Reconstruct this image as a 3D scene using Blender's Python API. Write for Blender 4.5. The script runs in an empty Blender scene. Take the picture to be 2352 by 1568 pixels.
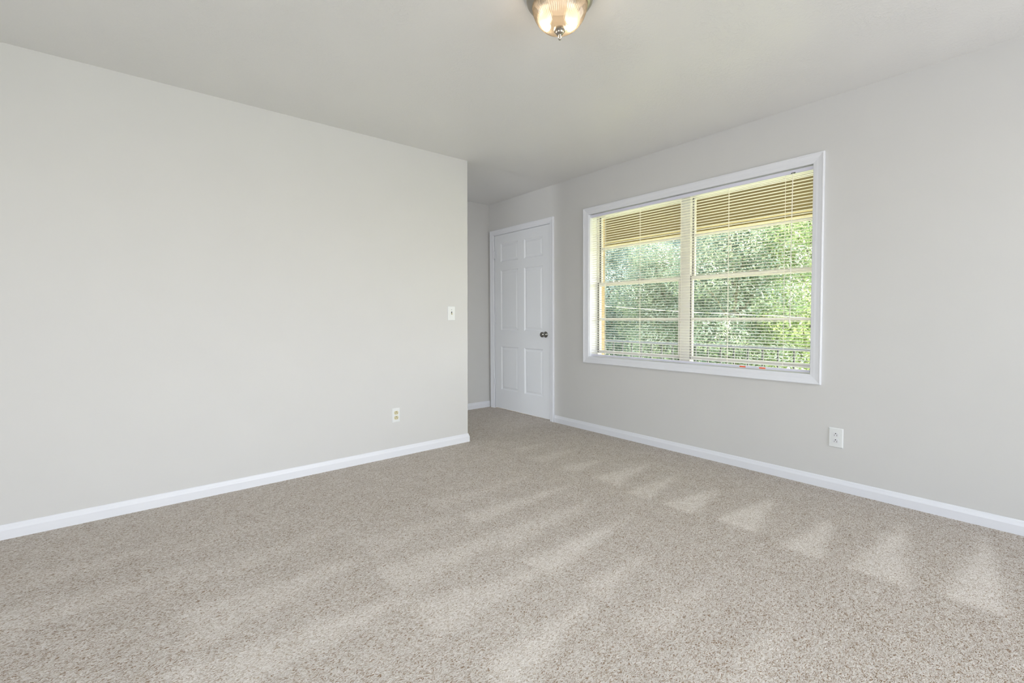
import bpy, bmesh, math, random
import numpy as np
from mathutils import Vector, Matrix
C = bpy.context.scene.collection
PI = math.pi
random.seed(7)

# ------------------------------------------------------------------ camera
YAW, PITCH, ROLL, FPX, CAM_H, CY = 39.6102, -1.9537, -0.2784, 1059.80, 1.0888, 764.56
yw, pt, rl = (math.radians(a) for a in (YAW, PITCH, ROLL))
Fv = Vector((math.sin(yw)*math.cos(pt), math.cos(yw)*math.cos(pt), math.sin(pt)))
Rv = Vector((math.cos(yw), -math.sin(yw), 0)); Uv = Rv.cross(Fv)
R2 = Rv*math.cos(rl)+Uv*math.sin(rl); U2 = -Rv*math.sin(rl)+Uv*math.cos(rl)
cam_d = bpy.data.cameras.new('camera'); cam = bpy.data.objects.new('camera', cam_d); C.objects.link(cam)
cam_d.sensor_fit = 'HORIZONTAL'; cam_d.sensor_width = 36.0
cam_d.lens = FPX*36.0/2352.0
cam_d.shift_y = (CY-784.0)/2352.0
cam_d.clip_start = 0.02; cam_d.clip_end = 300
m = Matrix((R2, U2, -Fv)).transposed().to_4x4(); m.translation = Vector((0, 0, CAM_H))
cam.matrix_world = m
bpy.context.scene.camera = cam

# ------------------------------------------------------------------ view, world, sun, fill lights
vs = bpy.context.scene.view_settings
vs.view_transform = 'Standard'; vs.look = 'None'; vs.gamma = 1.0; vs.exposure = -0.13
vs.use_curve_mapping = False
cy = bpy.context.scene.cycles
cy.max_bounces = 12; cy.diffuse_bounces = 8; cy.glossy_bounces = 5
cy.transparent_max_bounces = 32; cy.transmission_bounces = 8
cy.caustics_reflective = False; cy.caustics_refractive = False
cy.sample_clamp_indirect = 6.0

world = bpy.data.worlds.new('sky'); bpy.context.scene.world = world; world.use_nodes = True
wt = world.node_tree; wt.nodes.clear()
sky = wt.nodes.new('ShaderNodeTexSky'); sky.sky_type = 'NISHITA'; sky.sun_disc = False
sky.sun_elevation = math.radians(52); sky.sun_rotation = math.radians(150); sky.air_density = 1.0; sky.dust_density = 2.5
bg = wt.nodes.new('ShaderNodeBackground'); bg.inputs['Strength'].default_value = 1.2
wo = wt.nodes.new('ShaderNodeOutputWorld')
hz = wt.nodes.new('ShaderNodeHueSaturation'); hz.inputs['Saturation'].default_value = 0.45; wt.links.new(sky.outputs[0], hz.inputs['Color'])
wt.links.new(hz.outputs[0], bg.inputs[0]); wt.links.new(bg.outputs[0], wo.inputs[0])

def add_light(name, kind, loc, direction, energy, color=(1, 1, 1), size=None, size_y=None, angle=None, spread=math.pi):
    l = bpy.data.lights.new(name, kind); l.energy = energy; l.color = color
    if kind == 'AREA':
        l.spread = spread
        l.shape = 'RECTANGLE'; l.size = size; l.size_y = size_y
    if kind == 'SUN': l.angle = angle
    if kind == 'POINT': l.shadow_soft_size = size
    o = bpy.data.objects.new(name, l); C.objects.link(o); o.location = loc
    if direction is not None:
        o.rotation_euler = Vector(direction).to_track_quat('-Z', 'Y').to_euler()
    return o
add_light('sun', 'SUN', (20, -20, 30), (-0.55, 0.62, -1.0), 14.5, (1.0, 0.93, 0.80), angle=math.radians(1.0))
# added soft fill lights at two unseen openings behind the camera
add_light('fill_light_rear', 'AREA', (1.75, -2.67, 1.35), (-0.05, 1, 0.72), 62, (0.93, 0.965, 1.0), 2.9, 1.9, spread=math.radians(125))
add_light('fill_light_side', 'AREA', (-2.67, 0.1, 1.35), (1, 0.40, 0.42), 47, (0.93, 0.965, 1.0), 2.3, 1.9, spread=math.radians(125))

add_light('fill_light_passage', 'AREA', (-2.67, 3.98, 1.4), (1, 0.02, -0.10), 36, (0.95, 0.97, 1.0), 0.7, 1.2, spread=math.radians(150))  # added fill to brighten the door and passage, no known window there

# ------------------------------------------------------------------ material helpers
def mat(name, col, rough=0.5, metal=0.0, spec=None, bump=None, coat=0.0):
    """bump = (scale, strength, distance) noise"""
    mm = bpy.data.materials.new(name); mm.use_nodes = True
    nt = mm.node_tree; b = nt.nodes['Principled BSDF']
    b.inputs['Base Color'].default_value = (*col, 1); b.inputs['Roughness'].default_value = rough
    b.inputs['Metallic'].default_value = metal
    if spec is not None: b.inputs['Specular IOR Level'].default_value = spec
    b.inputs['Coat Weight'].default_value = coat
    tc = nt.nodes.new('ShaderNodeTexCoord')
    n0 = nt.nodes.new('ShaderNodeTexNoise'); n0.inputs['Scale'].default_value = 3.0; n0.inputs['Detail'].default_value = 4
    nt.links.new(tc.outputs['Object'], n0.inputs['Vector'])
    mx = nt.nodes.new('ShaderNodeMix'); mx.data_type = 'RGBA'
    mx.inputs['A'].default_value = (*[c*0.975 for c in col], 1); mx.inputs['B'].default_value = (*[min(1, c*1.02) for c in col], 1)
    nt.links.new(n0.outputs['Fac'], mx.inputs['Factor']); nt.links.new(mx.outputs['Result'], b.inputs['Base Color'])
    if bump:
        n = nt.nodes.new('ShaderNodeTexNoise'); n.inputs['Scale'].default_value = bump[0]; n.inputs['Detail'].default_value = 3
        bp = nt.nodes.new('ShaderNodeBump'); bp.inputs['Strength'].default_value = bump[1]; bp.inputs['Distance'].default_value = bump[2]
        nt.links.new(tc.outputs['Object'], n.inputs['Vector'])
        nt.links.new(n.outputs['Fac'], bp.inputs['Height']); nt.links.new(bp.outputs[0], b.inputs['Normal'])
    return mm

M = {}
M['wall'] = mat('greige_wall_paint', (0.600, 0.598, 0.588), 0.62, bump=(420, 0.12, 0.0006), spec=0.3)
M['trim'] = mat('white_trim_paint', (0.735, 0.75, 0.79), 0.38, bump=(60, 0.05, 0.0005))
M['door'] = mat('white_door_paint', (0.74, 0.76, 0.79), 0.42, bump=(60, 0.05, 0.0005))
M['plate'] = mat('white_plastic', (0.72, 0.74, 0.74), 0.35)
M['socket_white'] = mat('white_socket_plastic', (0.70, 0.71, 0.73), 0.35)
M['ivory'] = mat('ivory_plastic', (0.58, 0.53, 0.33), 0.4)
M['dark'] = mat('dark_slot', (0.02, 0.02, 0.02), 0.7)
M['grey_slot'] = mat('grey_slot', (0.22, 0.22, 0.22), 0.7)
M['nickel'] = mat('brushed_nickel', (0.36, 0.335, 0.29), 0.33, metal=1.0)
M['added_reflector'] = mat('added_white_reflector', (0.62, 0.58, 0.52), 0.6)
M['knob'] = mat('dark_polished_nickel', (0.27, 0.27, 0.25), 0.14, metal=1.0)
M['alum'] = mat('window_aluminium', (0.70, 0.69, 0.675), 0.45, bump=(80, 0.04, 0.0005))
M['gasket'] = mat('black_window_track', (0.03, 0.03, 0.03), 0.7)
M['blind'] = mat('white_blind_enamel', (0.90, 0.89, 0.85), 0.35)
M['headrail'] = mat('white_headrail_enamel', (0.72, 0.72, 0.83), 0.35)
M['cord'] = mat('white_cord', (0.82, 0.80, 0.74), 0.7)
M['orange'] = mat('orange_sticker', (0.85, 0.13, 0.03), 0.5)
M['porch_tan'] = mat('tan_porch_paint', (0.19, 0.148, 0.075), 0.65)
M['porch_brown'] = mat('brown_porch_beam', (0.36, 0.24, 0.10), 0.7, bump=(30, 0.2, 0.002))
M['porch_cream'] = mat('cream_porch_trim', (0.66, 0.585, 0.38), 0.6)
M['deck'] = mat('grey_deck_boards', (0.74, 0.72, 0.66), 0.8)
M['rail_metal'] = mat('blue_grey_metal_rail', (0.15, 0.17, 0.22), 0.4)
M['rail_dark'] = mat('dark_metal_baluster', (0.06, 0.07, 0.08), 0.5)
M['cable'] = mat('pale_cable', (0.85, 0.85, 0.80), 0.6)
M['bark'] = mat('grey_bark', (0.30, 0.27, 0.21), 0.9, bump=(25, 0.6, 0.02))
M['siding'] = mat('tan_exterior_siding', (0.42, 0.30, 0.14), 0.7)
M['roof'] = mat('sun_block_roof', (0.2, 0.19, 0.18), 0.9)

def ceiling_material():
    mm = bpy.data.materials.new('stomped_texture_ceiling_paint'); mm.use_nodes = True
    nt = mm.node_tree; N = nt.nodes; L = nt.links; b = N['Principled BSDF']
    b.inputs['Base Color'].default_value = (0.73, 0.73, 0.725, 1); b.inputs['Roughness'].default_value = 0.36
    b.inputs['Specular IOR Level'].default_value = 0.5
    tc = N.new('ShaderNodeTexCoord')
    warp = N.new('ShaderNodeTexNoise'); warp.inputs['Scale'].default_value = 5; warp.inputs['Detail'].default_value = 3
    L.new(tc.outputs['Object'], warp.inputs['Vector'])
    add = N.new('ShaderNodeMixRGB'); add.blend_type = 'ADD'; add.inputs[0].default_value = 0.55
    L.new(tc.outputs['Object'], add.inputs[1]); L.new(warp.outputs['Color'], add.inputs[2])
    # ridged noise: thin raised swirls
    n = N.new('ShaderNodeTexNoise'); n.inputs['Scale'].default_value = 22; n.inputs['Detail'].default_value = 4; n.inputs['Roughness'].default_value = 0.6
    L.new(add.outputs[0], n.inputs['Vector'])
    s = N.new('ShaderNodeMath'); s.operation = 'SUBTRACT'; s.inputs[1].default_value = 0.5; L.new(n.outputs['Fac'], s.inputs[0])
    a = N.new('ShaderNodeMath'); a.operation = 'ABSOLUTE'; L.new(s.outputs[0], a.inputs[0])
    r = N.new('ShaderNodeMapRange'); r.inputs['From Min'].default_value = 0.0; r.inputs['From Max'].default_value = 0.045
    r.interpolation_type = 'SMOOTHSTEP'
    r.inputs['To Min'].default_value = 1.0; r.inputs['To Max'].default_value = 0.0; L.new(a.outputs[0], r.inputs['Value'])
    # patchiness
    p = N.new('ShaderNodeTexNoise'); p.inputs['Scale'].default_value = 3.2; p.inputs['Detail'].default_value = 4
    L.new(tc.outputs['Object'], p.inputs['Vector'])
    pr = N.new('ShaderNodeMapRange'); pr.inputs['From Min'].default_value = 0.42; pr.inputs['From Max'].default_value = 0.6; L.new(p.outputs['Fac'], pr.inputs['Value'])
    mu = N.new('ShaderNodeMath'); mu.operation = 'MULTIPLY'; L.new(r.outputs[0], mu.inputs[0]); L.new(pr.outputs[0], mu.inputs[1])
    f = N.new('ShaderNodeTexNoise'); f.inputs['Scale'].default_value = 85; f.inputs['Detail'].default_value = 4
    L.new(tc.outputs['Object'], f.inputs['Vector'])
    f2 = N.new('ShaderNodeMath'); f2.operation = 'MULTIPLY'; f2.inputs[1].default_value = 0.9; L.new(f.outputs['Fac'], f2.inputs[0])
    sm = N.new('ShaderNodeMath'); sm.operation = 'ADD'; L.new(mu.outputs[0], sm.inputs[0]); L.new(f2.outputs[0], sm.inputs[1])
    bp = N.new('ShaderNodeBump'); bp.inputs['Strength'].default_value = 0.30; bp.inputs['Distance'].default_value = 0.0026
    L.new(sm.outputs[0], bp.inputs['Height']); L.new(bp.outputs[0], b.inputs['Normal'])
    return mm
M['ceiling'] = ceiling_material()

def carpet_material():
    mm = bpy.data.materials.new('speckled_beige_carpet'); mm.use_nodes = True
    nt = mm.node_tree; N = nt.nodes; L = nt.links; b = N['Principled BSDF']
    b.inputs['Roughness'].default_value = 1.0; b.inputs['Specular IOR Level'].default_value = 0.05
    b.inputs['Sheen Weight'].default_value = 0.15
    tc = N.new('ShaderNodeTexCoord')
    wn = N.new('ShaderNodeTexNoise'); wn.inputs['Scale'].default_value = 70; wn.inputs['Detail'].default_value = 2
    L.new(tc.outputs['Object'], wn.inputs['Vector'])
    add = N.new('ShaderNodeMixRGB'); add.blend_type = 'ADD'; add.inputs[0].default_value = 0.018
    L.new(tc.outputs['Object'], add.inputs[1]); L.new(wn.outputs['Color'], add.inputs[2])
    mp = N.new('ShaderNodeMapping'); mp.inputs['Rotation'].default_value = (0, 0, math.radians(-25)); mp.inputs['Scale'].default_value = (1.0, 2.7, 1.0)
    L.new(add.outputs[0], mp.inputs['Vector'])
    v = N.new('ShaderNodeTexVoronoi'); v.inputs['Scale'].default_value = 185; v.inputs['Randomness'].default_value = 1.0
    L.new(mp.outputs[0], v.inputs['Vector'])
    hs = N.new('ShaderNodeSeparateColor'); L.new(v.outputs['Color'], hs.inputs[0])
    cr = N.new('ShaderNodeValToRGB'); cr.color_ramp.interpolation = 'LINEAR'
    e = cr.color_ramp.elements
    e[0].position = 0.0; e[0].color = (0.26, 0.175, 0.11, 1)
    e[1].position = 1.0; e[1].color = (0.83, 0.785, 0.74, 1)
    for ps, cl in ((0.09, (0.32, 0.215, 0.135)), (0.19, (0.46, 0.38, 0.295)), (0.38, (0.60, 0.54, 0.475)), (0.66, (0.72, 0.67, 0.61))):
        x = e.new(ps); x.color = (*cl, 1)
    # gaps between tufts are deeper and, the yarn being seen end on, darker
    gp = N.new('ShaderNodeMapRange'); gp.inputs['From Min'].default_value = 0.25; gp.inputs['From Max'].default_value = 0.75
    gp.inputs['To Min'].default_value = 1.0; gp.inputs['To Max'].default_value = 0.0
    L.new(v.outputs['Distance'], gp.inputs['Value'])
    # pile lay (vacuum marks) and painted brightening, stored on the mesh
    at = N.new('ShaderNodeAttribute'); at.attribute_name = 'nap_and_light'
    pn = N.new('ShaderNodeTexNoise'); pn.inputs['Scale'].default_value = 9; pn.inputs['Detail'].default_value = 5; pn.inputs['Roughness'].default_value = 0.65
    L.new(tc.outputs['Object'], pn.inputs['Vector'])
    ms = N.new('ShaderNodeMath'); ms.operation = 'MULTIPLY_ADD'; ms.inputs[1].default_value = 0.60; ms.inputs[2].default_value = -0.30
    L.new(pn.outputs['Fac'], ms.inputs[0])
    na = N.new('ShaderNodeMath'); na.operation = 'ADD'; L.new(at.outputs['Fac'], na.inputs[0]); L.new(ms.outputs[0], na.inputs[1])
    # pile lay and painted brightening both shift the tone toward the pale / the mixed yarn
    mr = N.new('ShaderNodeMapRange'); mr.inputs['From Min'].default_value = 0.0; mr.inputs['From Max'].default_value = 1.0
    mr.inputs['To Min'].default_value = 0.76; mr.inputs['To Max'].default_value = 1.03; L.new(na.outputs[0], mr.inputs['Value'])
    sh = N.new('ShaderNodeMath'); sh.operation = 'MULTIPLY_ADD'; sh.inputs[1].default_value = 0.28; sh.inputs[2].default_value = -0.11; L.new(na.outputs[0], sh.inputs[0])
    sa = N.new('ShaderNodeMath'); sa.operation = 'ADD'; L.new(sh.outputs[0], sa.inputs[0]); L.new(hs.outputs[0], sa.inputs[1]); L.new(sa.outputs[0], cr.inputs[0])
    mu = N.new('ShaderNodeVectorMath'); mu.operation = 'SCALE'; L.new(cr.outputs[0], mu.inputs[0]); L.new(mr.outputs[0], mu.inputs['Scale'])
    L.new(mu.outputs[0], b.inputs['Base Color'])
    bp = N.new('ShaderNodeBump'); bp.inputs['Strength'].default_value = 0.6; bp.inputs['Distance'].default_value = 0.0035
    L.new(gp.outputs[0], bp.inputs['Height']); L.new(bp.outputs[0], b.inputs['Normal'])
    return mm
M['carpet'] = carpet_material()

def glass_material():
    mm = bpy.data.materials.new('clear_window_glass'); mm.use_nodes = True
    nt = mm.node_tree; N = nt.nodes; L = nt.links; N.remove(N['Principled BSDF'])
    fr = N.new('ShaderNodeFresnel'); ge = N.new('ShaderNodeNewGeometry'); ior = N.new('ShaderNodeMapRange')
    ior.inputs['To Min'].default_value = 1.45; ior.inputs['To Max'].default_value = 1/1.45   # same reflectance from both faces
    L.new(ge.outputs['Backfacing'], ior.inputs['Value']); L.new(ior.outputs[0], fr.inputs['IOR'])
    tr = N.new('ShaderNodeBsdfTransparent'); tr.inputs[0].default_value = (0.98, 0.99, 0.98, 1)
    gl = N.new('ShaderNodeBsdfGlossy'); gl.inputs['Roughness'].default_value = 0.02
    mx = N.new('ShaderNodeMixShader'); L.new(fr.outputs[0], mx.inputs[0]); L.new(tr.outputs[0], mx.inputs[1]); L.new(gl.outputs[0], mx.inputs[2])
    L.new(mx.outputs[0], N['Material Output'].inputs['Surface'])
    return mm
M['glass'] = glass_material()

def dome_glass_material():
    mm = bpy.data.materials.new('ribbed_lamp_glass'); mm.use_nodes = True
    nt = mm.node_tree; N = nt.nodes; L = nt.links; N.remove(N['Principled BSDF'])
    tr = N.new('ShaderNodeBsdfTransparent'); tr.inputs[0].default_value = (1.0, 0.95, 0.86, 1)
    tl = N.new('ShaderNodeBsdfTranslucent'); tl.inputs[0].default_value = (1.0, 0.88, 0.68, 1)
    rf = N.new('ShaderNodeBsdfRefraction'); rf.inputs['IOR'].default_value = 1.35; rf.inputs['Roughness'].default_value = 0.14; rf.inputs[0].default_value = (1, 0.93, 0.82, 1)
    gl = N.new('ShaderNodeBsdfGlossy'); gl.inputs['Roughness'].default_value = 0.12
    m1 = N.new('ShaderNodeMixShader'); m1.inputs[0].default_value = 0.20; L.new(tr.outputs[0], m1.inputs[1]); L.new(tl.outputs[0], m1.inputs[2])
    m2 = N.new('ShaderNodeMixShader'); m2.inputs[0].default_value = 0.55; L.new(m1.outputs[0], m2.inputs[1]); L.new(rf.outputs[0], m2.inputs[2])
    m3 = N.new('ShaderNodeMixShader'); m3.inputs[0].default_value = 0.10; L.new(m2.outputs[0], m3.inputs[1]); L.new(gl.outputs[0], m3.inputs[2])
    L.new(m3.outputs[0], N['Material Output'].inputs['Surface'])
    return mm
M['dome'] = dome_glass_material()

def emission(name, col, st):
    mm = bpy.data.materials.new(name); mm.use_nodes = True
    nt = mm.node_tree; N = nt.nodes; b = N['Principled BSDF']
    b.inputs['Base Color'].default_value = (0.9, 0.85, 0.8, 1)
    b.inputs['Emission Color'].default_value = (*col, 1); b.inputs['Emission Strength'].default_value = st
    return mm
M['bulb'] = emission('lit_bulb', (1.0, 0.82, 0.58), 1.0)

def leaf_material(name, c0, c1, trans=0.45):
    mm = bpy.data.materials.new(name); mm.use_nodes = True
    nt = mm.node_tree; N = nt.nodes; L = nt.links; N.remove(N['Principled BSDF'])
    tc = N.new('ShaderNodeTexCoord')
    n = N.new('ShaderNodeTexNoise'); n.inputs['Scale'].default_value = 2.2; n.inputs['Detail'].default_value = 6
    n.inputs['Roughness'].default_value = 0.75
    L.new(tc.outputs['Object'], n.inputs['Vector'])
    mr = N.new('ShaderNodeMapRange'); mr.inputs['From Min'].default_value = 0.36; mr.inputs['From Max'].default_value = 0.64; L.new(n.outputs['Fac'], mr.inputs['Value'])
    mx = N.new('ShaderNodeMix'); mx.data_type = 'RGBA'; mx.inputs['A'].default_value = (*c0, 1); mx.inputs['B'].default_value = (*c1, 1)
    L.new(mr.outputs[0], mx.inputs['Factor'])
    d = N.new('ShaderNodeBsdfDiffuse'); t = N.new('ShaderNodeBsdfTranslucent'); g = N.new('ShaderNodeBsdfGlossy'); g.inputs['Roughness'].default_value = 0.35
    L.new(mx.outputs['Result'], d.inputs[0]); L.new(mx.outputs['Result'], t.inputs[0])
    m1 = N.new('ShaderNodeMixShader'); m1.inputs[0].default_value = trans; L.new(d.outputs[0], m1.inputs[1]); L.new(t.outputs[0], m1.inputs[2])
    m2 = N.new('ShaderNodeMixShader'); m2.inputs[0].default_value = 0.13; L.new(m1.outputs[0], m2.inputs[1]); L.new(g.outputs[0], m2.inputs[2])
    L.new(m2.outputs[0], N['Material Output'].inputs['Surface'])
    return mm
M['leaf_blue'] = leaf_material('blue_green_leaves', (0.12, 0.22, 0.19), (0.44, 0.56, 0.52))
M['leaf_mid'] = leaf_material('mid_green_leaves', (0.11, 0.20, 0.13), (0.46, 0.55, 0.40))
M['leaf_yellow'] = leaf_material('yellow_green_leaves', (0.20, 0.36, 0.11), (0.66, 0.74, 0.36))
M['grass'] = leaf_material('lawn_green', (0.50, 0.56, 0.24), (0.66, 0.70, 0.36), 0.03)

# ------------------------------------------------------------------ mesh helpers
def link_obj(name, mesh, m, parent=None, smooth=False):
    o = bpy.data.objects.new(name, mesh); C.objects.link(o)
    if m: mesh.materials.append(m)
    if parent: o.parent = parent
    if smooth:
        for p in mesh.polygons: p.use_smooth = True
    return o
def obj(name, bm, m, parent=None, smooth=False, bevel=0.0, segs=2):
    bmesh.ops.recalc_face_normals(bm, faces=bm.faces)
    me = bpy.data.meshes.new(name); bm.to_mesh(me); bm.free()
    o = link_obj(name, me, m, parent, smooth)
    if bevel:
        b = o.modifiers.new('bevel', 'BEVEL'); b.width = bevel; b.segments = segs; b.limit_method = 'ANGLE'; b.angle_limit = math.radians(40)
    return o
def bx(bm, x0, x1, y0, y1, z0, z1):
    vs_ = [bm.verts.new(p) for p in ((x0,y0,z0),(x1,y0,z0),(x1,y1,z0),(x0,y1,z0),(x0,y0,z1),(x1,y0,z1),(x1,y1,z1),(x0,y1,z1))]
    for f in ((0,3,2,1),(4,5,6,7),(0,1,5,4),(1,2,6,5),(2,3,7,6),(3,0,4,7)): bm.faces.new([vs_[i] for i in f])
def box(name, x0, x1, y0, y1, z0, z1, m, parent=None, bevel=0.0):
    bm = bmesh.new(); bx(bm, x0, x1, y0, y1, z0, z1); return obj(name, bm, m, parent, bevel=bevel)
def lathe(bm, prof, n=48, rib=None, origin=(0, 0, 0), axis='z'):
    """prof = [(r, h)...]; rib = (count, amp, i0, i1)"""
    rings = []
    for i, (r, h) in enumerate(prof):
        ring = []
        if r < 1e-6: ring = [None]
        for k in range(n):
            a = 2*PI*k/n; rr = r
            if rib and rib[2] <= i <= rib[3]: rr = r*(1+rib[1]*math.cos(rib[0]*a))
            p = (rr*math.cos(a), rr*math.sin(a), h)
            if axis == '-x': p = (-h, rr*math.cos(a), rr*math.sin(a))
            if r < 1e-6:
                ring = [bm.verts.new(Vector(p)+Vector(origin))]; break
            ring.append(bm.verts.new(Vector(p)+Vector(origin)))
        rings.append(ring)
    for a, b in zip(rings[:-1], rings[1:]):
        if len(a) == 1 and len(b) == 1: continue
        for k in range(n):
            k2 = (k+1) % n
            if len(a) == 1: bm.faces.new((a[0], b[k], b[k2]))
            elif len(b) == 1: bm.faces.new((a[k], a[k2], b[0]))
            else: bm.faces.new((a[k], a[k2], b[k2], b[k]))
def tube(bm, pts, r, n=8):
    rings = []
    pts = [Vector(p) for p in pts]
    for i, p in enumerate(pts):
        d = (pts[min(i+1, len(pts)-1)]-pts[max(i-1, 0)]).normalized()
        s = d.cross(Vector((0.3, 1, 0.2))).normalized() if abs(d.y) < 0.95 else d.cross(Vector((1, 0, 0))).normalized()
        t = d.cross(s); rr = r[i] if isinstance(r, (list, tuple)) else r
        rings.append([bm.verts.new(p+(s*math.cos(2*PI*k/n)+t*math.sin(2*PI*k/n))*rr) for k in range(n)])
    for a, b in zip(rings[:-1], rings[1:]):
        for k in range(n): bm.faces.new((a[k], a[(k+1) % n], b[(k+1) % n], b[k]))
    bm.faces.new(rings[0][::-1]); bm.faces.new(rings[-1])
def rect_rings(bm, rings, mapf, close_last=False):
    """rings = [(u0,u1,v0,v1,h)...] nested rectangles joined by quads: mitred frames and door panels"""
    R = []
    for (u0, u1, v0, v1, h) in rings:
        R.append([bm.verts.new(mapf(u, v, h)) for u, v in ((u0, v0), (u1, v0), (u1, v1), (u0, v1))])
    for a, b in zip(R[:-1], R[1:]):
        for k in range(4): bm.faces.new((a[k], a[(k+1) % 4], b[(k+1) % 4], b[k]))
    if close_last: bm.faces.new(R[-1])
def tag(o, label=None, cat=None, group=None, kind=None):
    if label: o['label'] = label
    if cat: o['category'] = cat
    if group: o['group'] = group
    if kind: o['kind'] = kind
    return o
def struct(o, label=None, cat=None):
    return tag(o, label, cat, kind='structure')
def empty(name, loc):
    o = bpy.data.objects.new(name, None); C.objects.link(o); o.location = loc; o.empty_display_size = 0.1
    return o

# ------------------------------------------------------------------ room dimensions (metres)
H = 2.44
XW = 3.373          # inside face of the window wall
YL = 3.351          # face of the partition on the left
XC = 2.270          # its free end
YF = 4.5025         # end wall of the entry
XS, YR = -2.60, -2.60   # side wall and rear wall behind the camera
WT = 0.15           # outside wall thickness
WY0, WY1, WZ0, WZ1 = 1.060, 2.914, 0.714, 2.053     # window opening
DY0, DY1, DZ1 = 3.446, 4.408, 2.060                 # door opening

# ------------------------------------------------------------------ floor with the pile lay and painted brightening stored on it
def nap_and_light_value(x, y):
    v = 0.32 + 0.22*math.exp(-((x-0.7)**2+(y-1.1)**2)/1.1)  # broad pale pool near the camera: bright foreground painted into the carpet colour
    if y > 2.55: v += 0.06*min(1, (y-2.55)/0.8)  # brightening toward the passage, also painted into the carpet
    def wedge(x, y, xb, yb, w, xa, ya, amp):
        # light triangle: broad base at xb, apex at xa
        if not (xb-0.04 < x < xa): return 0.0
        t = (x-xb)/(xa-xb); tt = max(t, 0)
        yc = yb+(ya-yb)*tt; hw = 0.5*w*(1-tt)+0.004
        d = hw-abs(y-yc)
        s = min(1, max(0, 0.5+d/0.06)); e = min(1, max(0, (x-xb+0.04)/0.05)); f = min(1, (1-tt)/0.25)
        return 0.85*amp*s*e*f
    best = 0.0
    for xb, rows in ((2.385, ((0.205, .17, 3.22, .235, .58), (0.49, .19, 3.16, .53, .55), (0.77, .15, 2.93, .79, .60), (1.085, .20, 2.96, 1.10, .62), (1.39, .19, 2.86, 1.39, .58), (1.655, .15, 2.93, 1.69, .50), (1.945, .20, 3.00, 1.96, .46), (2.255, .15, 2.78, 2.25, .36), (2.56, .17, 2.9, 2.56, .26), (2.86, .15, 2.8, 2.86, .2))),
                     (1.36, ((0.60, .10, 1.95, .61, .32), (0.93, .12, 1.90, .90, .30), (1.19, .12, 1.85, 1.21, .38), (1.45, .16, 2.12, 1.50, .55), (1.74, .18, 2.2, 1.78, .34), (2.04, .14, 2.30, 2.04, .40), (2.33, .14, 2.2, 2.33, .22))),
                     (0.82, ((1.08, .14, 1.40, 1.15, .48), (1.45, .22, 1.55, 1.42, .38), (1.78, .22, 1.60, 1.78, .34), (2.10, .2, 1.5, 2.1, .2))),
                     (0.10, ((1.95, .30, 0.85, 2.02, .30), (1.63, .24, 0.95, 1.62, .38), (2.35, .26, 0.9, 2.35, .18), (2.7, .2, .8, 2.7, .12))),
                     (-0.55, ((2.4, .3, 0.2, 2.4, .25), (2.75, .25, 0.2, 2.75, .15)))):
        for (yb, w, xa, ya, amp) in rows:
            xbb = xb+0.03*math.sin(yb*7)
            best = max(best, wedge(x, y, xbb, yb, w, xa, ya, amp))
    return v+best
def make_floor():
    st = 0.02
    x0, x1, y0, y1 = XS-WT, XW+WT, YR-WT, YF+WT
    nx, ny = int((x1-x0)/st)+1, int((y1-y0)/st)+1
    xs = np.linspace(x0, x1, nx); ys = np.linspace(y0, y1, ny)
    vv = np.array([(x, y, 0.0) for y in ys for x in xs]); i = np.arange((nx-1)*(ny-1)); r = i//(nx-1); c = i % (nx-1)
    a = r*nx+c; faces = np.stack([a, a+1, a+nx+1, a+nx], 1)
    me = bpy.data.meshes.new('floor'); me.from_pydata(vv.tolist(), [], faces.tolist())
    at = me.attributes.new('nap_and_light', 'FLOAT', 'POINT')
    at.data.foreach_set('value', [nap_and_light_value(p[0], p[1]) for p in vv])
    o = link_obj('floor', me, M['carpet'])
    return struct(o, 'beige speckled cut-pile carpet with pale vacuum marks', 'carpet')
make_floor()

# ------------------------------------------------------------------ shell
struct(box('ceiling', XS-WT, XW+WT, YR-WT, YF+WT, H, H+0.2, M['ceiling']), 'pale ceiling with a stomped swirl texture', 'ceiling')
def wall_x(name, x0, x1, y0, y1, z0, z1, holes, m):
    """wall thick in x with rectangular holes (y0,y1,z0,z1), cut as one mesh"""
    bm = bmesh.new()
    ysn = sorted({y0, y1, *[h[0] for h in holes], *[h[1] for h in holes]}); zsn = sorted({z0, z1, *[h[2] for h in holes], *[h[3] for h in holes]})
    def solid(i, j):
        if i < 0 or j < 0 or i >= len(ysn)-1 or j >= len(zsn)-1: return False
        yc, zc = (ysn[i]+ysn[i+1])/2, (zsn[j]+zsn[j+1])/2
        return not any(h[0] < yc < h[1] and h[2] < zc < h[3] for h in holes)
    V = {}
    def v(x, y, z):
        k = (round(x, 5), round(y, 5), round(z, 5))
        if k not in V: V[k] = bm.verts.new(k)
        return V[k]
    for i in range(len(ysn)-1):
        for j in range(len(zsn)-1):
            if not solid(i, j): continue
            a, b, c, d = ysn[i], ysn[i+1], zsn[j], zsn[j+1]
            for x in (x0, x1): bm.faces.new((v(x, a, c), v(x, b, c), v(x, b, d), v(x, a, d)))
            if not solid(i-1, j): bm.faces.new((v(x0, a, c), v(x1, a, c), v(x1, a, d), v(x0, a, d)))
            if not solid(i+1, j): bm.faces.new((v(x0, b, c), v(x1, b, c), v(x1, b, d), v(x0, b, d)))
            if not solid(i, j-1): bm.faces.new((v(x0, a, c), v(x1, a, c), v(x1, b, c), v(x0, b, c)))
            if not solid(i, j+1): bm.faces.new((v(x0, a, d), v(x1, a, d), v(x1, b, d), v(x0, b, d)))
    return obj(name, bm, m)
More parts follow.
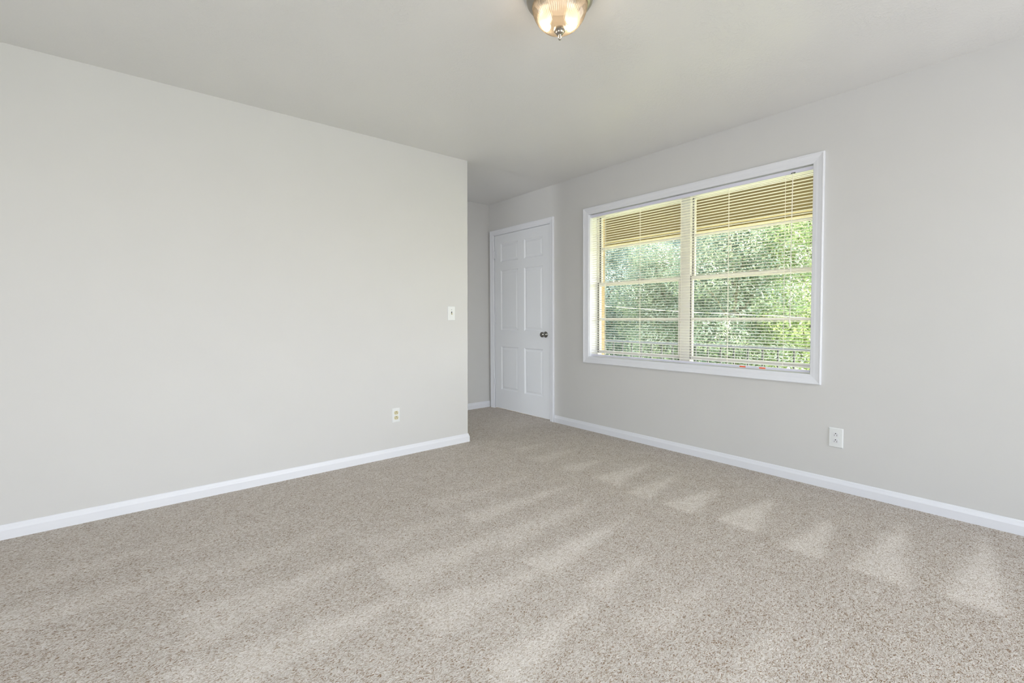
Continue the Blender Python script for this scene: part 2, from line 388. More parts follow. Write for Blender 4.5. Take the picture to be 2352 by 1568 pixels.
struct(wall_x('wall_right', XW, XW+WT, YR-WT, YF+WT, 0, H, [(WY0-0.012, WY1+0.012, WZ0-0.012, WZ1+0.012), (DY0-0.02, DY1+0.02, 0, DZ1+0.02)], M['wall']), 'greige wall holding the window and the white door', 'wall')
# the partition, its free end a hair out of plumb
bm = bmesh.new(); bx(bm, XS, XC, YL, YL+0.115, 0, H)
for v_ in bm.verts:
    if v_.co.x > 2: v_.co.x += 0.011 if v_.co.z > 1 else -0.008
struct(obj('wall_left', bm, M['wall']), 'greige partition wall ending at the entry passage', 'wall')
struct(box('wall_far', XS, XW, YF, YF+WT, 0, H, M['wall']), 'greige end wall of the entry passage beside the door', 'wall')
struct(wall_x('wall_side', XS-WT, XS, YR-WT, YF+WT, 0, H, [(-1.05, 1.25, 0.4, 2.3), (3.58, 4.38, 0.75, 2.05)], M['wall']), 'side wall behind the camera', 'wall')
bm = bmesh.new()
for a in ((XS, 0.30, 0, H), (3.20, XW, 0, H), (0.30, 3.20, 0, 0.4), (0.30, 3.20, 2.3, H)): bx(bm, a[0], a[1], YR-WT, YR, a[2], a[3])
struct(obj('wall_rear', bm, M['wall']), 'rear wall behind the camera', 'wall')

# baseboards: ogee-topped profile (offset from the wall, height)
BP = [(0.0, 0.0), (0.0125, 0.0), (0.0125, 0.046), (0.0105, 0.052), (0.0075, 0.058), (0.0060, 0.066), (0.0035, 0.0715), (0.0, 0.073)]
def baseboard(name, path, label):
    """path = list of (x, y, nx, ny): points on the wall face with the outward mitre vector"""
    bm = bmesh.new(); rings = []
    for (x, y, nx, ny) in path: rings.append([bm.verts.new((x+nx*o, y+ny*o, z)) for o, z in BP])
    for a, b in zip(rings[:-1], rings[1:]):
        for k in range(len(BP)-1): bm.faces.new((a[k], a[k+1], b[k+1], b[k]))
    bm.faces.new(rings[0]); bm.faces.new(rings[-1][::-1])
    o = obj(name, bm, M['trim']); struct(o, label, 'baseboard'); return o
baseboard('baseboard_right', [(XW, YR, -1, 0), (XW, DY0-0.062, -1, 0)], 'white baseboard under the window')
XCb = XC-0.007
baseboard('baseboard_left', [(XS, YL, 0, -1), (XCb, YL, 1, -1), (XCb, YL+0.115, 1, 1), (XS, YL+0.115, 0, 1)], 'white baseboard along the partition wall, wrapping its end')
baseboard('baseboard_far', [(XW-0.001, YF, 0, -1), (XS, YF, 0, -1)], 'white baseboard on the end wall beside the door')

# ------------------------------------------------------------------ window casing, reveal, frame
def wmap(x): return lambda u, v, h: (x-h, u, v)
def casing_rings(y0, y1, z0, z1, w, prof):
    """prof = [(d, h)] d from the outer edge inwards (0..w)"""
    return [(y0+d, y1-d, z0+d, z1-d, h) for d, h in prof]
CP = [(0.0, 0.0), (0.0, 0.017), (0.003, 0.0195), (0.008, 0.0195), (0.011, 0.017), (0.020, 0.0155), (0.032, 0.013), (0.044, 0.0125), (0.048, 0.0115), (0.056, 0.0105), (0.0615, 0.009), (0.0635, 0.006), (0.0635, -0.002)]
win = bmesh.new(); rect_rings(win, casing_rings(WY0-0.0635, WY1+0.0635+0.006, WZ0-0.0635, WZ1+0.0635, 0.0635, CP), wmap(XW))
w1 = struct(obj('window_1', win, M['trim']), 'wide white cased double window with closed glass behind blinds', 'window')
bm = bmesh.new()
rect_rings(bm, [(WY0-0.012, WY1+0.012, WZ0-0.012, WZ1+0.012, 0.0), (WY0, WY1, WZ0, WZ1, 0.001), (WY0, WY1, WZ0, WZ1, -0.105), (WY0-0.012, WY1+0.012, WZ0-0.012, WZ1+0.012, -0.105)], wmap(XW))
obj('window_reveal', bm, M['trim'], w1)
XG = 3.478      # window unit plane (room side)
def fr(name, rings, x, m, parent):
    bm = bmesh.new(); rect_rings(bm, rings, wmap(x)); return obj(name, bm, m, parent)
# outer aluminium frame with the mullion between the two halves
FW = 0.008
bm = bmesh.new()
rect_rings(bm, [(WY0, WY1, WZ0, WZ1, 0.0), (WY0+FW, WY1-FW, WZ0+FW, WZ1-0.008, 0.0), (WY0+FW, WY1-FW, WZ0+FW, WZ1-0.008, -0.06), (WY0, WY1, WZ0, WZ1, -0.06), (WY0, WY1, WZ0, WZ1, 0.0)], wmap(XG))
wf = obj('window_frame', bm, M['alum'], w1)
MY0, MY1 = 1.952, 2.036
mu = box('mullion', XG-0.004, XG+0.06, MY0, MY1, WZ0, WZ1, M['alum'], w1, bevel=0.002)
def sash(y0, y1, z0, z1, x, muntin_z, rail_b, rail_t, lift=False):
    s = 0.012; t = 0.022
    bm = bmesh.new()
    bx(bm, x, x+t, y0, y0+s, z0, z1); bx(bm, x, x+t, y1-s, y1, z0, z1)
    bx(bm, x, x+t, y0+s, y1-s, z0, z0+rail_b); bx(bm, x, x+t, y0+s, y1-s, z1-rail_t, z1)
    # lip line on the rails
    bx(bm, x-0.004, x, y0, y1, z0+rail_b*0.55, z0+rail_b*0.8)
    so = obj('sash', bm, M['alum'], w1)
    bm = bmesh.new(); bx(bm, x+0.002, x+0.018, y0+s, y1-s, muntin_z-0.011, muntin_z+0.011)
    obj('muntin', bm, M['alum'], so)
    bm = bmesh.new(); bx(bm, x+0.010, x+0.013, y0+s*0.8, y1-s*0.8, z0+rail_b*0.8, z1-rail_t*0.8)
    obj('pane', bm, M['glass'], so)
    # dark weather strip beside the sash
    bm = bmesh.new(); bx(bm, x+0.001, x+0.018, y1, y1+(0.0095 if y1 > 2.5 else 0.0055), z0, z1); bx(bm, x+0.004, x+0.018, y0-0.003, y0, z0, z1)
    obj('weather_strip', bm, M['gasket'], so)
    if lift:
        bm = bmesh.new(); yc = (y0+y1)/2-0.05; bx(bm, x-0.006, x+0.004, yc-0.03, yc+0.03, z1, z1+0.012)
        obj('sash_lock', bm, M['grey_slot'], so)
for (a, b) in ((WY0+FW, MY0-0.006), (MY1+0.006, WY1-FW-0.010)):
    sash(a+0.004, b, WZ0+0.026, 1.414, XG+0.004, 1.068, 0.030, 0.026, True)
    sash(a+0.004, b, 1.385, WZ1-0.008, XG+0.034, 1.737, 0.028, 0.012)

# ------------------------------------------------------------------ blind
XB = 3.398
bl = empty('window_blind', (XB, (WY0+WY1)/2, WZ0+0.002))
tag(bl, 'white horizontal mini blind hanging lowered and open inside the window', 'blind')
def in_bl(o):
    o.parent = bl; o.matrix_parent_inverse = Matrix.Translation(-bl.location); return o
SY0, SY1 = 1.068, 2.905
bm = bmesh.new()
# head rail: open-topped U channel with small rolled lips
hz0, hz1 = 2.0235, 2.0475
for i in range(2):
    pass
prof = [(-0.0125, hz1), (-0.0125, hz0+0.003), (-0.0095, hz0), (0.0095, hz0), (0.0125, hz0+0.003), (0.0125, hz1), (0.0115, hz1), (0.0115, hz0+0.0035), (0.009, hz0+0.001), (-0.009, hz0+0.001), (-0.0115, hz0+0.0035), (-0.0115, hz1)]
def extrude_y(bm, prof, y0, y1, dx=0.0, n=1, sag=None):
    rs = []
    for i in range(n+1):
        y = y0+(y1-y0)*i/n; dz = sag(y) if sag else 0
        rs.append([bm.verts.new((XB+dx+a, y, z+dz)) for a, z in prof])
    for a, b in zip(rs[:-1], rs[1:]):
        for k in range(len(prof)): k2 = (k+1) % len(prof); bm.faces.new((a[k], a[k2], b[k2], b[k]))
    bm.faces.new(rs[0]); bm.faces.new(rs[-1][::-1])
extrude_y(bm, prof, SY0-0.003, SY1+0.003)
hr = in_bl(obj('head_rail', bm, M['headrail']))
for y in (SY0-0.004, SY1+0.0035):
    bm = bmesh.new(); bx(bm, XB-0.0138, XB+0.0138, y-0.0008, y+0.0012, hz0-0.0015, hz1+0.002)
    in_bl(obj('mounting_bracket', bm, M['headrail']))
bm = bmesh.new(); bx(bm, XB-0.0165, XB-0.0125, 1.168, 1.192, hz0-0.001, hz0+0.007)
in_bl(obj('cord_lock', bm, M['knob']))
# slats
NS = 60; zt, zb = 2.0120, 0.7520
sprof = []
tilt = math.radians(2.0)
K = 6
for s_, dz in ((1, 0.00022), (-1, -0.00022)):
    for k in range(K+1):
        u = -0.0125+0.025*k/K if s_ == 1 else 0.0125-0.025*k/K
        zc = 0.0034*(1-(u/0.0125)**2)-0.001
        sprof.append((u*math.cos(tilt), zc+dz+u*math.sin(tilt)))
bm = bmesh.new(); extrude_y(bm, sprof, SY0, SY1, n=1)
first = in_bl(obj('slat', bm, M['blind']))
first.location.z += zt
base_loc = first.location.copy()
for i in range(1, NS):
    c = first.copy(); C.objects.link(c)
    c.location.z = base_loc.z-(zt-zb)*i/(NS-1)
# bottom rail
bz0, bz1 = 0.7195, 0.7345
bp_ = [(-0.0115, bz0+0.004), (-0.009, bz0), (0.009, bz0), (0.0115, bz0+0.004), (0.0125, bz1-0.004), (0.009, bz1), (-0.009, bz1), (-0.0125, bz1-0.004)]
bm = bmesh.new(); extrude_y(bm, bp_, SY0, SY1)
br_ = in_bl(obj('bottom_rail', bm, M['headrail'], smooth=False))
for y in (1.492, 1.358):
    bm = bmesh.new(); y0, y1 = y-0.021, y+0.021
    pr = [(-0.0134, bz0+0.003), (-0.0134, bz1-0.0035), (-0.0124, bz1-0.0035), (-0.0114, bz0+0.003)]
    extrude_y(bm, pr, y0, y1); o = in_bl(obj('warning_label', bm, M['orange'])); o['label'] = 'orange warning label'
for y in (2.748, 2.371, 1.990, 1.609, 1.231):
    bm = bmesh.new()
    for dx in (-0.0132, 0.0132): tube(bm, [(XB+dx, y+(0.004 if dx > 0 else -0.004), hz0), (XB+dx, y+(0.004 if dx > 0 else -0.004), bz1-0.002)], 0.0009, 5)
    tube(bm, [(XB, y, hz0), (XB, y, bz1-0.002)], 0.0010, 5)
    in_bl(obj('ladder_cord', bm, M['cord']))
bm = bmesh.new()
tube(bm, [(XB-0.0175, 1.180, hz0+0.002), (XB-0.019, 1.183, 1.6), (XB-0.019, 1.187, 1.075)], 0.0013, 6)
tube(bm, [(XB-0.0175, 1.183, hz0+0.002), (XB-0.020, 1.187, 1.6), (XB-0.021, 1.183, 1.045)], 0.0013, 6)
pc = in_bl(obj('pull_cord', bm, M['cord']))
for (y, z) in ((1.187, 1.072), (1.183, 1.045)):
    bm = bmesh.new(); lathe(bm, [(0, 0.0), (0.0022, 0.0), (0.0035, -0.006), (0.0075, -0.024), (0.0078, -0.028), (0, -0.028)], 16, origin=(XB-0.0195, y, z))
    o = obj('tassel', bm, M['cord'], pc)
    o.matrix_parent_inverse = Matrix.Identity(4)

# ------------------------------------------------------------------ door
d1 = None
SX = XW+0.004            # slab face, just behind the wall face
bm = bmesh.new()
SY, EY, SZ0, SZ1 = DY0+0.008, DY1-0.008, 0.012, DZ1-0.006
cols = ((3.566, 3.866), (3.970, 4.282)); rows = ((0.235, 0.747), (0.938, 1.637), (1.738, 1.951))
# face as a grid with the six panels recessed
ysn = sorted({SY, EY, *[v for c in cols for v in c]}); zsn = sorted({SZ0, SZ1, *[v for r in rows for v in r]})
for i in range(len(ysn)-1):
    for j in range(len(zsn)-1):
        a, b, c, d = ysn[i], ysn[i+1], zsn[j], zsn[j+1]
        if (a, b) in cols and (c, d) in rows:
            rect_rings(bm, [(a, b, c, d, 0.0), (a+0.004, b-0.004, c+0.004, d-0.004, -0.004), (a+0.013, b-0.013, c+0.013, d-0.013, -0.0105), (a+0.019, b-0.019, c+0.019, d-0.019, -0.0105), (a+0.040, b-0.040, c+0.040, d-0.040, -0.004)], wmap(SX), True)
        else: rect_rings(bm, [(a, b, c, d, 0.0)], wmap(SX), True)
rect_rings(bm, [(SY, EY, SZ0, SZ1, 0.0), (SY, EY, SZ0, SZ1, -0.044)], wmap(SX), True)
bmesh.ops.remove_doubles(bm, verts=bm.verts, dist=1e-5)
d1 = struct(obj('door_1', bm, M['door']), 'closed white six-panel door in a white casing', 'door')
# casing (open at the floor) : build mitred three-sided run
def casing3(y0, y1, z1, prof, x):
    bm = bmesh.new(); rs = []
    pts = [(y0, 0.0, 1, 0), (y0, z1, 1, -1), (y1, z1, -1, -1), (y1, 0.0, -1, 0)]
    for (y, z, sy, sz) in pts: rs.append([bm.verts.new((x-h, y+sy*d, z+sz*d)) for d, h in prof])
    for a, b in zip(rs[:-1], rs[1:]):
        for k in range(len(prof)-1): bm.faces.new((a[k], a[k+1], b[k+1], b[k]))
    bm.faces.new(rs[0]); bm.faces.new(rs[-1][::-1]); return bm
CPd = [(0.0, 0.0), (0.0, 0.016), (0.003, 0.0185), (0.009, 0.0185), (0.012, 0.016), (0.022, 0.0145), (0.034, 0.012), (0.046, 0.0115), (0.054, 0.0095), (0.058, 0.006), (0.058, -0.001)]
cs = obj('door_casing', casing3(DY0-0.054, DY1+0.056, DZ1+0.058, CPd, XW), M['trim'], d1)
bm = casing3(DY0-0.018, DY1+0.018, DZ1+0.018, [(0.0, -0.001), (0.0, -0.14), (0.021, -0.14), (0.021, -0.001), (0.0, -0.001)], XW)
obj('door_jamb', bm, M['trim'], d1)
for z in (1.829, 1.076, 0.312):
    bm = bmesh.new()
    for k in range(5):
        z0 = z-0.0445+k*0.0178
        lathe(bm, [(0, z0+0.0006), (0.0065, z0+0.0006), (0.0065, z0+0.0172), (0, z0+0.0172)], 14, origin=(XW-0.0075, DY1-0.004, 0))
    lathe(bm, [(0, z+0.0445), (0.004, z+0.0445), (0.0055, z+0.049), (0.003, z+0.053), (0, z+0.054)], 12, origin=(XW-0.0075, DY1-0.004, 0))
    bx(bm, XW-0.003, XW+0.001, DY1-0.03, DY1-0.005, z-0.044, z+0.044)
    obj('hinge', bm, M['trim'], d1, smooth=False)
bm = bmesh.new()
ko = (SX, 3.522, 0.905)
lathe(bm, [(0, 0.0), (0.032, 0.0), (0.0325, 0.003), (0.030, 0.008), (0.020, 0.013), (0.013, 0.016), (0.0115, 0.022), (0.0115, 0.030), (0.014, 0.034), (0.022, 0.038), (0.0275, 0.045), (0.0285, 0.052), (0.0275, 0.059), (0.023, 0.064), (0.014, 0.067), (0.008, 0.0665), (0, 0.0655)], 40, origin=ko, axis='-x')
kn = obj('door_knob', bm, M['knob'], d1, smooth=True); kn['label'] = 'small round polished metal knob'
bm = bmesh.new(); bx(bm, XW-0.002, XW+0.003, DY0+0.0005, DY0+0.0075, 0.875, 0.935)
obj('strike_plate', bm, M['trim'], d1)

# ------------------------------------------------------------------ outlets and switch
def place_plane(x=None, y=None):
    """maps (u along wall rightwards in view, v up, h out of the wall)"""
    if x is not None: return lambda u, v, h: Vector((x-h, -u, v))
    return lambda u, v, h: Vector((u, y-h, v))
def plate(bm, mp, uc, vc, w, h):
    R = [(w/2, 0.0), (w/2, 0.0025), (w/2-0.0015, 0.0045), (w/2-0.005, 0.0062)]
    rings = []
    for i, (ww, hh) in enumerate(R):
        d = w/2-ww; rings.append([bm.verts.new(mp(uc+a*(w/2-d), vc+b*(h/2-d), hh)) for a, b in ((-1, -1), (1, -1), (1, 1), (-1, 1))])
    for a, b in zip(rings[:-1], rings[1:]):
        for k in range(4): bm.faces.new((a[k], a[(k+1) % 4], b[(k+1) % 4], b[k]))
    bm.faces.new(rings[-1]); bm.faces.new(rings[0][::-1])
def disc(bm, mp, uc, vc, r, h0, h1, flat=None, n=28):
    a_, b_ = [], []
    for k in range(n):
        t = 2*PI*k/n; u, v = r*math.cos(t), r*math.sin(t)
        if flat: v = max(-flat, min(flat, v))
        a_.append(bm.verts.new(mp(uc+u, vc+v, h0))); b_.append(bm.verts.new(mp(uc+u, vc+v, h1)))
    for k in range(n): bm.faces.new((a_[k], a_[(k+1) % n], b_[(k+1) % n], b_[k]))
    bm.faces.new(b_); bm.faces.new(a_[::-1])
def slot(bm, mp, uc, vc, w, h, h0, h1):
    a_ = [bm.verts.new(mp(uc+a*w/2, vc+b*h/2, h0)) for a, b in ((-1, -1), (1, -1), (1, 1), (-1, 1))]
    b_ = [bm.verts.new(mp(uc+a*w/2, vc+b*h/2, h1)) for a, b in ((-1, -1), (1, -1), (1, 1), (-1, 1))]
    for k in range(4): bm.faces.new((a_[k], a_[(k+1) % 4], b_[(k+1) % 4], b_[k]))
    bm.faces.new(b_); bm.faces.new(a_[::-1])
def outlet(mp, uc, vc, w, h, sock_mat, slot_mat, label, loc):
    root = empty('wall_outlet', loc); tag(root, label, 'outlet', 'electrical plates on the walls')
    inv = Matrix.Translation(-root.location)
    def P(o, par=root):
        o.parent = par
        if par is root: o.matrix_parent_inverse = inv
        return o
    bm = bmesh.new(); plate(bm, mp, uc, vc, w, h); P(obj('cover_plate', bm, M['plate']))
    for dv in (0.0195, -0.0195):
        bm = bmesh.new(); disc(bm, mp, uc, vc+dv, 0.0172, 0.004, 0.0088, flat=0.0140); s = P(obj('socket', bm, sock_mat))
        bm = bmesh.new(); slot(bm, mp, uc-0.0064, vc+dv-0.0035, 0.0026, 0.0085, 0.007, 0.0090); slot(bm, mp, uc+0.0064, vc+dv-0.0035, 0.0030, 0.0100, 0.007, 0.0090)
        P(obj('blade_slot', bm, slot_mat), s)
        bm = bmesh.new(); disc(bm, mp, uc, vc+dv+0.0070, 0.0031, 0.007, 0.0091, n=14); P(obj('ground_hole', bm, M['dark']), s)
    bm = bmesh.new(); disc(bm, mp, uc, vc, 0.0032, 0.005, 0.0072, n=14); P(obj('screw', bm, M['plate']))
outlet(place_plane(x=XW), -0.912, 0.3295, 0.0765, 0.1210, M['socket_white'], M['grey_slot'], 'white duplex outlet low on the wall under the window', (XW-0.003, 0.912, 0.3295))
outlet(place_plane(y=YL), 1.5875, 0.3275, 0.067, 0.1125, M['ivory'], M['grey_slot'], 'white plate outlet with ivory sockets low on the partition wall', (1.5875, YL-0.003, 0.3275))
root = empty('light_switch', (2.105, YL-0.003, 1.1245)); tag(root, 'white light switch plate near the free end of the partition wall', 'light switch', 'electrical plates on the walls')
inv = Matrix.Translation(-root.location); mp = place_plane(y=YL)
def P(o):
    o.parent = root; o.matrix_parent_inverse = inv; return o
bm = bmesh.new(); plate(bm, mp, 2.105, 1.1245, 0.0735, 0.1215); P(obj('cover_plate', bm, M['plate']))
bm = bmesh.new(); slot(bm, mp, 2.105, 1.1275, 0.0095, 0.0245, 0.004, 0.0066); P(obj('toggle_slot', bm, M['dark']))
bm = bmesh.new()
a_ = [bm.verts.new(mp(2.105+a*0.0040, 1.126+b, h)) for a, b, h in ((-1, -0.008, 0.005), (1, -0.008, 0.005), (1, 0.004, 0.005), (-1, 0.004, 0.005))]
b_ = [bm.verts.new(mp(2.105+a*0.0034, 1.126+b, h)) for a, b, h in ((-1, -0.013, 0.015), (1, -0.013, 0.015), (1, -0.007, 0.0165), (-1, -0.007, 0.0165))]
for k in range(4): bm.faces.new((a_[k], a_[(k+1) % 4], b_[(k+1) % 4], b_[k]))
bm.faces.new(b_); bm.faces.new(a_[::-1]); P(obj('toggle', bm, M['ivory'])).modifiers.new('b', 'BEVEL').width = 0.0008
for dv in (0.0302, -0.0302):
    bm = bmesh.new(); disc(bm, mp, 2.105, 1.1245+dv, 0.003, 0.005, 0.0072, n=14); P(obj('screw', bm, M['grey_slot' if dv > 0 else 'plate']))

# ------------------------------------------------------------------ ceiling light
LX, LY = 1.424, 1.396
lt = empty('ceiling_light', (LX, LY, H)); tag(lt, 'lit flush ceiling light with brushed nickel pan and ribbed glass bowl', 'ceiling light')
bm = bmesh.new()
lathe(bm, [(0.0, 0.0), (0.124, 0.0), (0.134, -0.004), (0.1392, -0.012), (0.1398, -0.022), (0.1375, -0.031), (0.132, -0.039), (0.1245, -0.0455), (0.1195, -0.0490), (0.1160, -0.0500), (0.1150, -0.047), (0.1150, -0.012), (0, -0.012)], 96)
obj('pan', bm, M['nickel'], lt, smooth=True).modifiers.new('es', 'EDGE_SPLIT').split_angle = math.radians(50)
bm = bmesh.new(); lathe(bm, [(0, -0.0125), (0.112, -0.0125), (0.112, -0.0145), (0, -0.0145)], 64)
obj('added_reflector', bm, M['added_reflector'], lt)  # disc added inside the pan to brighten the glass bowl
bm = bmesh.new()
dp = [(0.1135, -0.040), (0.1140, -0.0500), (0.1125, -0.0560)]
nst = 22
for i in range(1, nst+1):
    t = i/nst; a = t*PI/2
    r = 0.1125*(math.cos(a)**0.80)*(1-0.03*math.sin(2*a)); z = -0.056-0.094*(math.sin(a)**1.06)
    if i == nst: r = 0.004
    dp.append((r, z))
NR = 72
inner = [(max(r-0.0032, 0.001), z+0.0028) for r, z in dp[::-1]]
lathe(bm, dp, NR*6, rib=(NR, 0.018, 3, len(dp)-2))
gd = obj('glass_bowl', bm, M['dome'], lt, smooth=True)
bm = bmesh.new()
lathe(bm, [(0, -0.136), (0.0235, -0.136), (0.0247, -0.139), (0.0247, -0.146), (0.0225, -0.151), (0.0170, -0.1525), (0.0168, -0.158), (0.0140, -0.162), (0.0068, -0.1635), (0.0050, -0.167), (0.0062, -0.173), (0.0067, -0.179), (0.0052, -0.1855), (0, -0.1885)], 36)
obj('finial', bm, M['nickel'], lt, smooth=True)
for (bx_, by_, en) in ((0.040, -0.030, 1.0), (-0.040, 0.046, 1.0)):
    bm = bmesh.new()
    prof = [(0, -0.118), (0.012, -0.116), (0.022, -0.108), (0.027, -0.096), (0.0275, -0.086), (0.024, -0.074), (0.016, -0.060), (0.0125, -0.050), (0.0125, -0.045), (0, -0.045)]
    lathe(bm, prof, 24, origin=(bx_, by_, 0)); bo = obj('bulb', bm, M['bulb'], lt, smooth=True)
    bm = bmesh.new(); lathe(bm, [(0, -0.046), (0.018, -0.046), (0.018, -0.012), (0, -0.012)], 20, origin=(bx_, by_, 0)); obj('lamp_holder', bm, M['plate'], lt)
    l = add_light('bulb_light', 'POINT', (0, 0, 0), None, 1.9, (1.0, 0.80, 0.60), size=0.03)
    l.parent = lt; l.location = (bx_*1.0, by_*1.0, -0.125)

# ------------------------------------------------------------------ outside: porch
PX0, PX1, PY0, PY1 = XW+WT, 5.02, -3.0, 9.0
def outside(o, label, cat): return tag(o, label, cat, kind='structure')
outside(box('trim_1', XW+WT+0.001, XW+WT+0.077, 2.918, 3.05, WZ0-0.1, 2.2, M['siding']), 'tan outside trim board at the far side of the window', 'trim')
# porch floor, ceiling and header beam
pf = box('trim_2', PX0, PX1+0.1, PY0, PY1, -0.20, -0.15, M['deck']); outside(pf, 'grey porch floor outside the window', 'porch floor')
bm = bmesh.new(); bx(bm, PX0, PX1+0.3, PY0, PY1, 2.43, 2.55)
for k in range(int((PX1-PX0)/0.14)): bx(bm, PX0+0.14*k+0.004, PX0+0.14*k+0.136, PY0, PY1, 2.424, 2.432)
outside(obj('trim_3', bm, M['porch_cream']), 'cream boarded porch ceiling outside the window', 'porch ceiling')
bm = bmesh.new(); bx(bm, PX1-0.02, PX1+0.10, PY0, PY1, 2.048, 2.424)
bo = outside(obj('trim_4', bm, M['porch_tan']), 'tan header beam along the outer edge of the porch', 'beam')
bm = bmesh.new(); bx(bm, PX1-0.035, PX1+0.11, PY0, PY1, 2.025, 2.048); bx(bm, PX1-0.035, PX1-0.02, PY0, PY1, 2.080, 2.092)
obj('beam_edge_board', bm, M['porch_cream'], bo)
outside(box('trim_5', XS-1, PX1+0.35, YR-1.0, 9.2, 2.75, 2.85, M['roof']), 'unseen roof slab added above the room and porch to block the sun', 'roof')  # out of view, put in to keep the sun off the interior
# railing
ra = empty('porch_railing', (5.0, 3.0, -0.15)); tag(ra, 'blue-grey metal porch railing with dark balusters outside the window', 'railing')
def PR(o):
    o.parent = ra; o.matrix_parent_inverse = Matrix.Translation(-ra.location); return o
bm = bmesh.new(); bx(bm, 4.975, 5.025, PY0, PY1, 0.745, 0.770); PR(obj('top_rail', bm, M['rail_metal'], bevel=0.004))
bm = bmesh.new(); bx(bm, 4.985, 5.015, PY0, PY1, -0.075, -0.045); PR(obj('bottom_rail', bm, M['rail_metal']))
bm = bmesh.new(); bx(bm, -0.0075, 0.0075, -0.0075, 0.0075, -0.045, 0.745)
fb = obj('baluster', bm, M['rail_dark']); PR(fb)
ys_ = [1.712-0.146*k for k in range(1, 9)]+[1.712+0.146*k for k in range(0, 34)]
fb.location = (5.0, ys_[0], 0)
for y in ys_[1:]:
    c = fb.copy(); C.objects.link(c); c.location = (5.0, y, 0)
for y in (-1.2, 6.2):
    bm = bmesh.new(); bx(bm, 4.97, 5.05, y-0.045, y+0.045, -0.15, 0.80); PR(obj('railing_post', bm, M['rail_metal']))
bm = bmesh.new()
tube(bm, [(8, 14.0, 1.93), (8, 6.496, 1.321), (8, 4.708, 1.180), (8, -3, 0.75)], 0.0050, 6)
tag(obj('utility_cable', bm, M['cable']), 'pale cable strung across the yard beyond the porch railing', 'cable')

# ------------------------------------------------------------------ outside: ground and trees
def make_ground():
    bm = bmesh.new(); n = 40; V = {}
    for i in range(n+1):
        for j in range(n+1):
            x = 5.0+i*1.0; y = -18+j*1.8
            z = -1.3+0.06*math.sin(x*0.7+y*0.5)
            V[i, j] = bm.verts.new((x, y, z))
    for i in range(n):
        for j in range(n): bm.faces.new((V[i, j], V[i+1, j], V[i+1, j+1], V[i, j+1]))
    o = obj('ground', bm, M['grass'], smooth=True); o['kind'] = 'structure'; o['label'] = 'green lawn lying below the porch'; o['category'] = 'ground'
make_ground()
rng = np.random.default_rng(5)
def leaf_mesh(name, blobs, n, size, m):
    """blobs = [(cx,cy,cz,rx,ry,rz)], leaves near the shells, as folded diamond quads"""
    w = np.array([b[3]*b[4]+b[4]*b[5]+b[3]*b[5] for b in blobs]); w = w/w.sum()
    idx = rng.choice(len(blobs), n, p=w); B = np.array(blobs)[idx]
    d = rng.normal(size=(n, 3)); d /= np.linalg.norm(d, axis=1)[:, None]
    rad = rng.uniform(0.55, 1.05, n)**0.8
    P = B[:, :3]+d*B[:, 3:]*rad[:, None]
    nrm = d+rng.normal(scale=0.7, size=(n, 3))+np.array([0, 0, 0.5]); nrm /= np.linalg.norm(nrm, axis=1)[:, None]
    t = np.cross(nrm, rng.normal(size=(n, 3))); t /= np.linalg.norm(t, axis=1)[:, None]
    b = np.cross(nrm, t); s = size*rng.uniform(0.6, 1.35, n)[:, None]
    V = np.empty((n, 6, 3))
    V[:, 0] = P-t*s; V[:, 1] = P-t*s*0.25+b*s*0.42+nrm*s*0.12; V[:, 2] = P+t*s*0.45+b*s*0.30+nrm*s*0.10
    V[:, 3] = P+t*s*1.05; V[:, 4] = P+t*s*0.45-b*s*0.30+nrm*s*0.10; V[:, 5] = P-t*s*0.25-b*s*0.42+nrm*s*0.12
    me = bpy.data.meshes.new(name)
    me.vertices.add(n*6); me.vertices.foreach_set('co', V.reshape(-1))
    F = np.array([[0, 3, 2, 1], [0, 5, 4, 3]])[None]+(np.arange(n)*6)[:, None, None]; F = F.reshape(-1, 4)
    me.loops.add(F.size); me.loops.foreach_set('vertex_index', F.reshape(-1).astype(np.int32))
    me.polygons.add(len(F)); me.polygons.foreach_set('loop_start', (np.arange(len(F))*4).astype(np.int32))
    me.update(calc_edges=True)
    return me
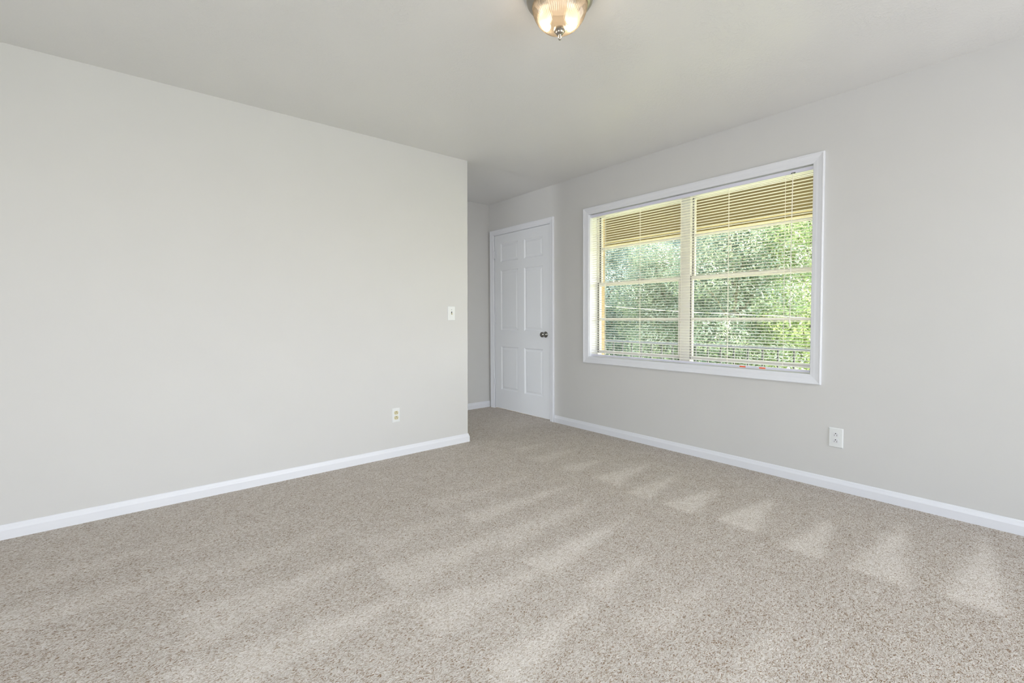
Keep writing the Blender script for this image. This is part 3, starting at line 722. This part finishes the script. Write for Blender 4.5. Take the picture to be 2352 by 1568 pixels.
def tree(x, y, zg, h, cw, leafm, n, size, label, name='tree', group='trees beyond the porch', low=0.28):
    root = empty(name, (x, y, zg)); tag(root, label, 'tree', group)
    bm = bmesh.new(); r0 = 0.04+0.010*h
    tips = []
    trunk = [Vector((0, 0, 0))]
    for k in range(1, 7): trunk.append(Vector((random.uniform(-.12, .12)*k*0.5, random.uniform(-.12, .12)*k*0.5, h*0.85*k/6)))
    tube(bm, trunk, [r0*(1-0.13*k) for k in range(7)], 10)
    blobs = []
    for k in range(15):
        t = low+(1-low)*(k+0.5)/15
        a = k*2.4+random.uniform(-.3, .3); st = trunk[min(6, int(t*0.85*6)+0)]
        f = math.sin(PI*min(1, max(0.12, (t-low)/(1-low)*0.85+0.12)))
        rr = cw*0.62*f*random.uniform(0.7, 1.1)
        e = Vector((rr*math.cos(a), rr*math.sin(a), h*t))
        mid = (st+e)/2+Vector((0, 0, 0.15))
        tube(bm, [st, mid, e], [r0*0.42, r0*0.28, r0*0.10], 6)
        br = cw*random.uniform(0.30, 0.46)
        blobs.append((e.x, e.y, e.z, br, br, br*random.uniform(0.6, 0.85)))
    for k in range(5):
        zz = h*(low+0.08+(0.9-low)*k/5); blobs.append((0.15*math.sin(k*2.1), 0.15*math.cos(k*1.7), zz, cw*0.5, cw*0.5, cw*0.42))
    obj('trunk', bm, M['bark'], root, smooth=True)
    me = leaf_mesh('foliage', blobs, n, size, leafm); link_obj('foliage', me, leafm, root)
    return root
TREES = [
    # x, y, ground, height, crown half-width, leaves, count, size, label
    (13.0, 10.8, -1.3, 5.9, 2.4, 'leaf_blue', 36000, 0.052, 'blue-green tree beyond the railing at the left edge of the window'),
    (15.8, 11.0, -1.3, 6.4, 2.3, 'leaf_blue', 36000, 0.052, 'tall blue-green tree seen through the left half of the window'),
    (12.0, 7.7, -1.3, 4.3, 1.8, 'leaf_mid', 30000, 0.044, 'low mid-green tree beyond the railing left of the mullion'),
    (15.0, 7.7, -1.3, 6.4, 2.3, 'leaf_blue', 36000, 0.055, 'blue-green tree seen just right of the window mullion'),
    (12.2, 5.6, -1.3, 5.0, 2.0, 'leaf_mid', 32000, 0.046, 'mid-green tree seen through the right half of the window'),
    (13.6, 4.3, -1.3, 6.6, 2.4, 'leaf_yellow', 38000, 0.052, 'sunlit yellow-green tree at the right end of the window view'),
]
for (x, y, zg, h, cw, lm, n, sz, lb) in TREES: tree(x, y, zg, h, cw, M[lm], int(n*1.35), sz*0.76, lb, low=0.12)
BACK = [(21.0, 20.0), (22.0, 16.6), (21.0, 13.4), (22.0, 10.4), (21.0, 7.4), (22.0, 4.2)]
lbl = ['far hazy tree in the wood behind, leftmost of the back row', 'far tree in the back row, second from the left', 'far tree in the back row, third from the left', 'far tree in the back row, third from the right', 'far tree in the back row, second from the right', 'far tree in the wood behind, rightmost of the back row']
for i, (x, y) in enumerate(BACK):
    tree(x, y, -1.3, 8.5+(i % 3)*0.7, 3.2, M['leaf_mid' if i in (3, 5) else 'leaf_blue'], 20000, 0.085, lbl[i], group='back row of trees', low=0.06)
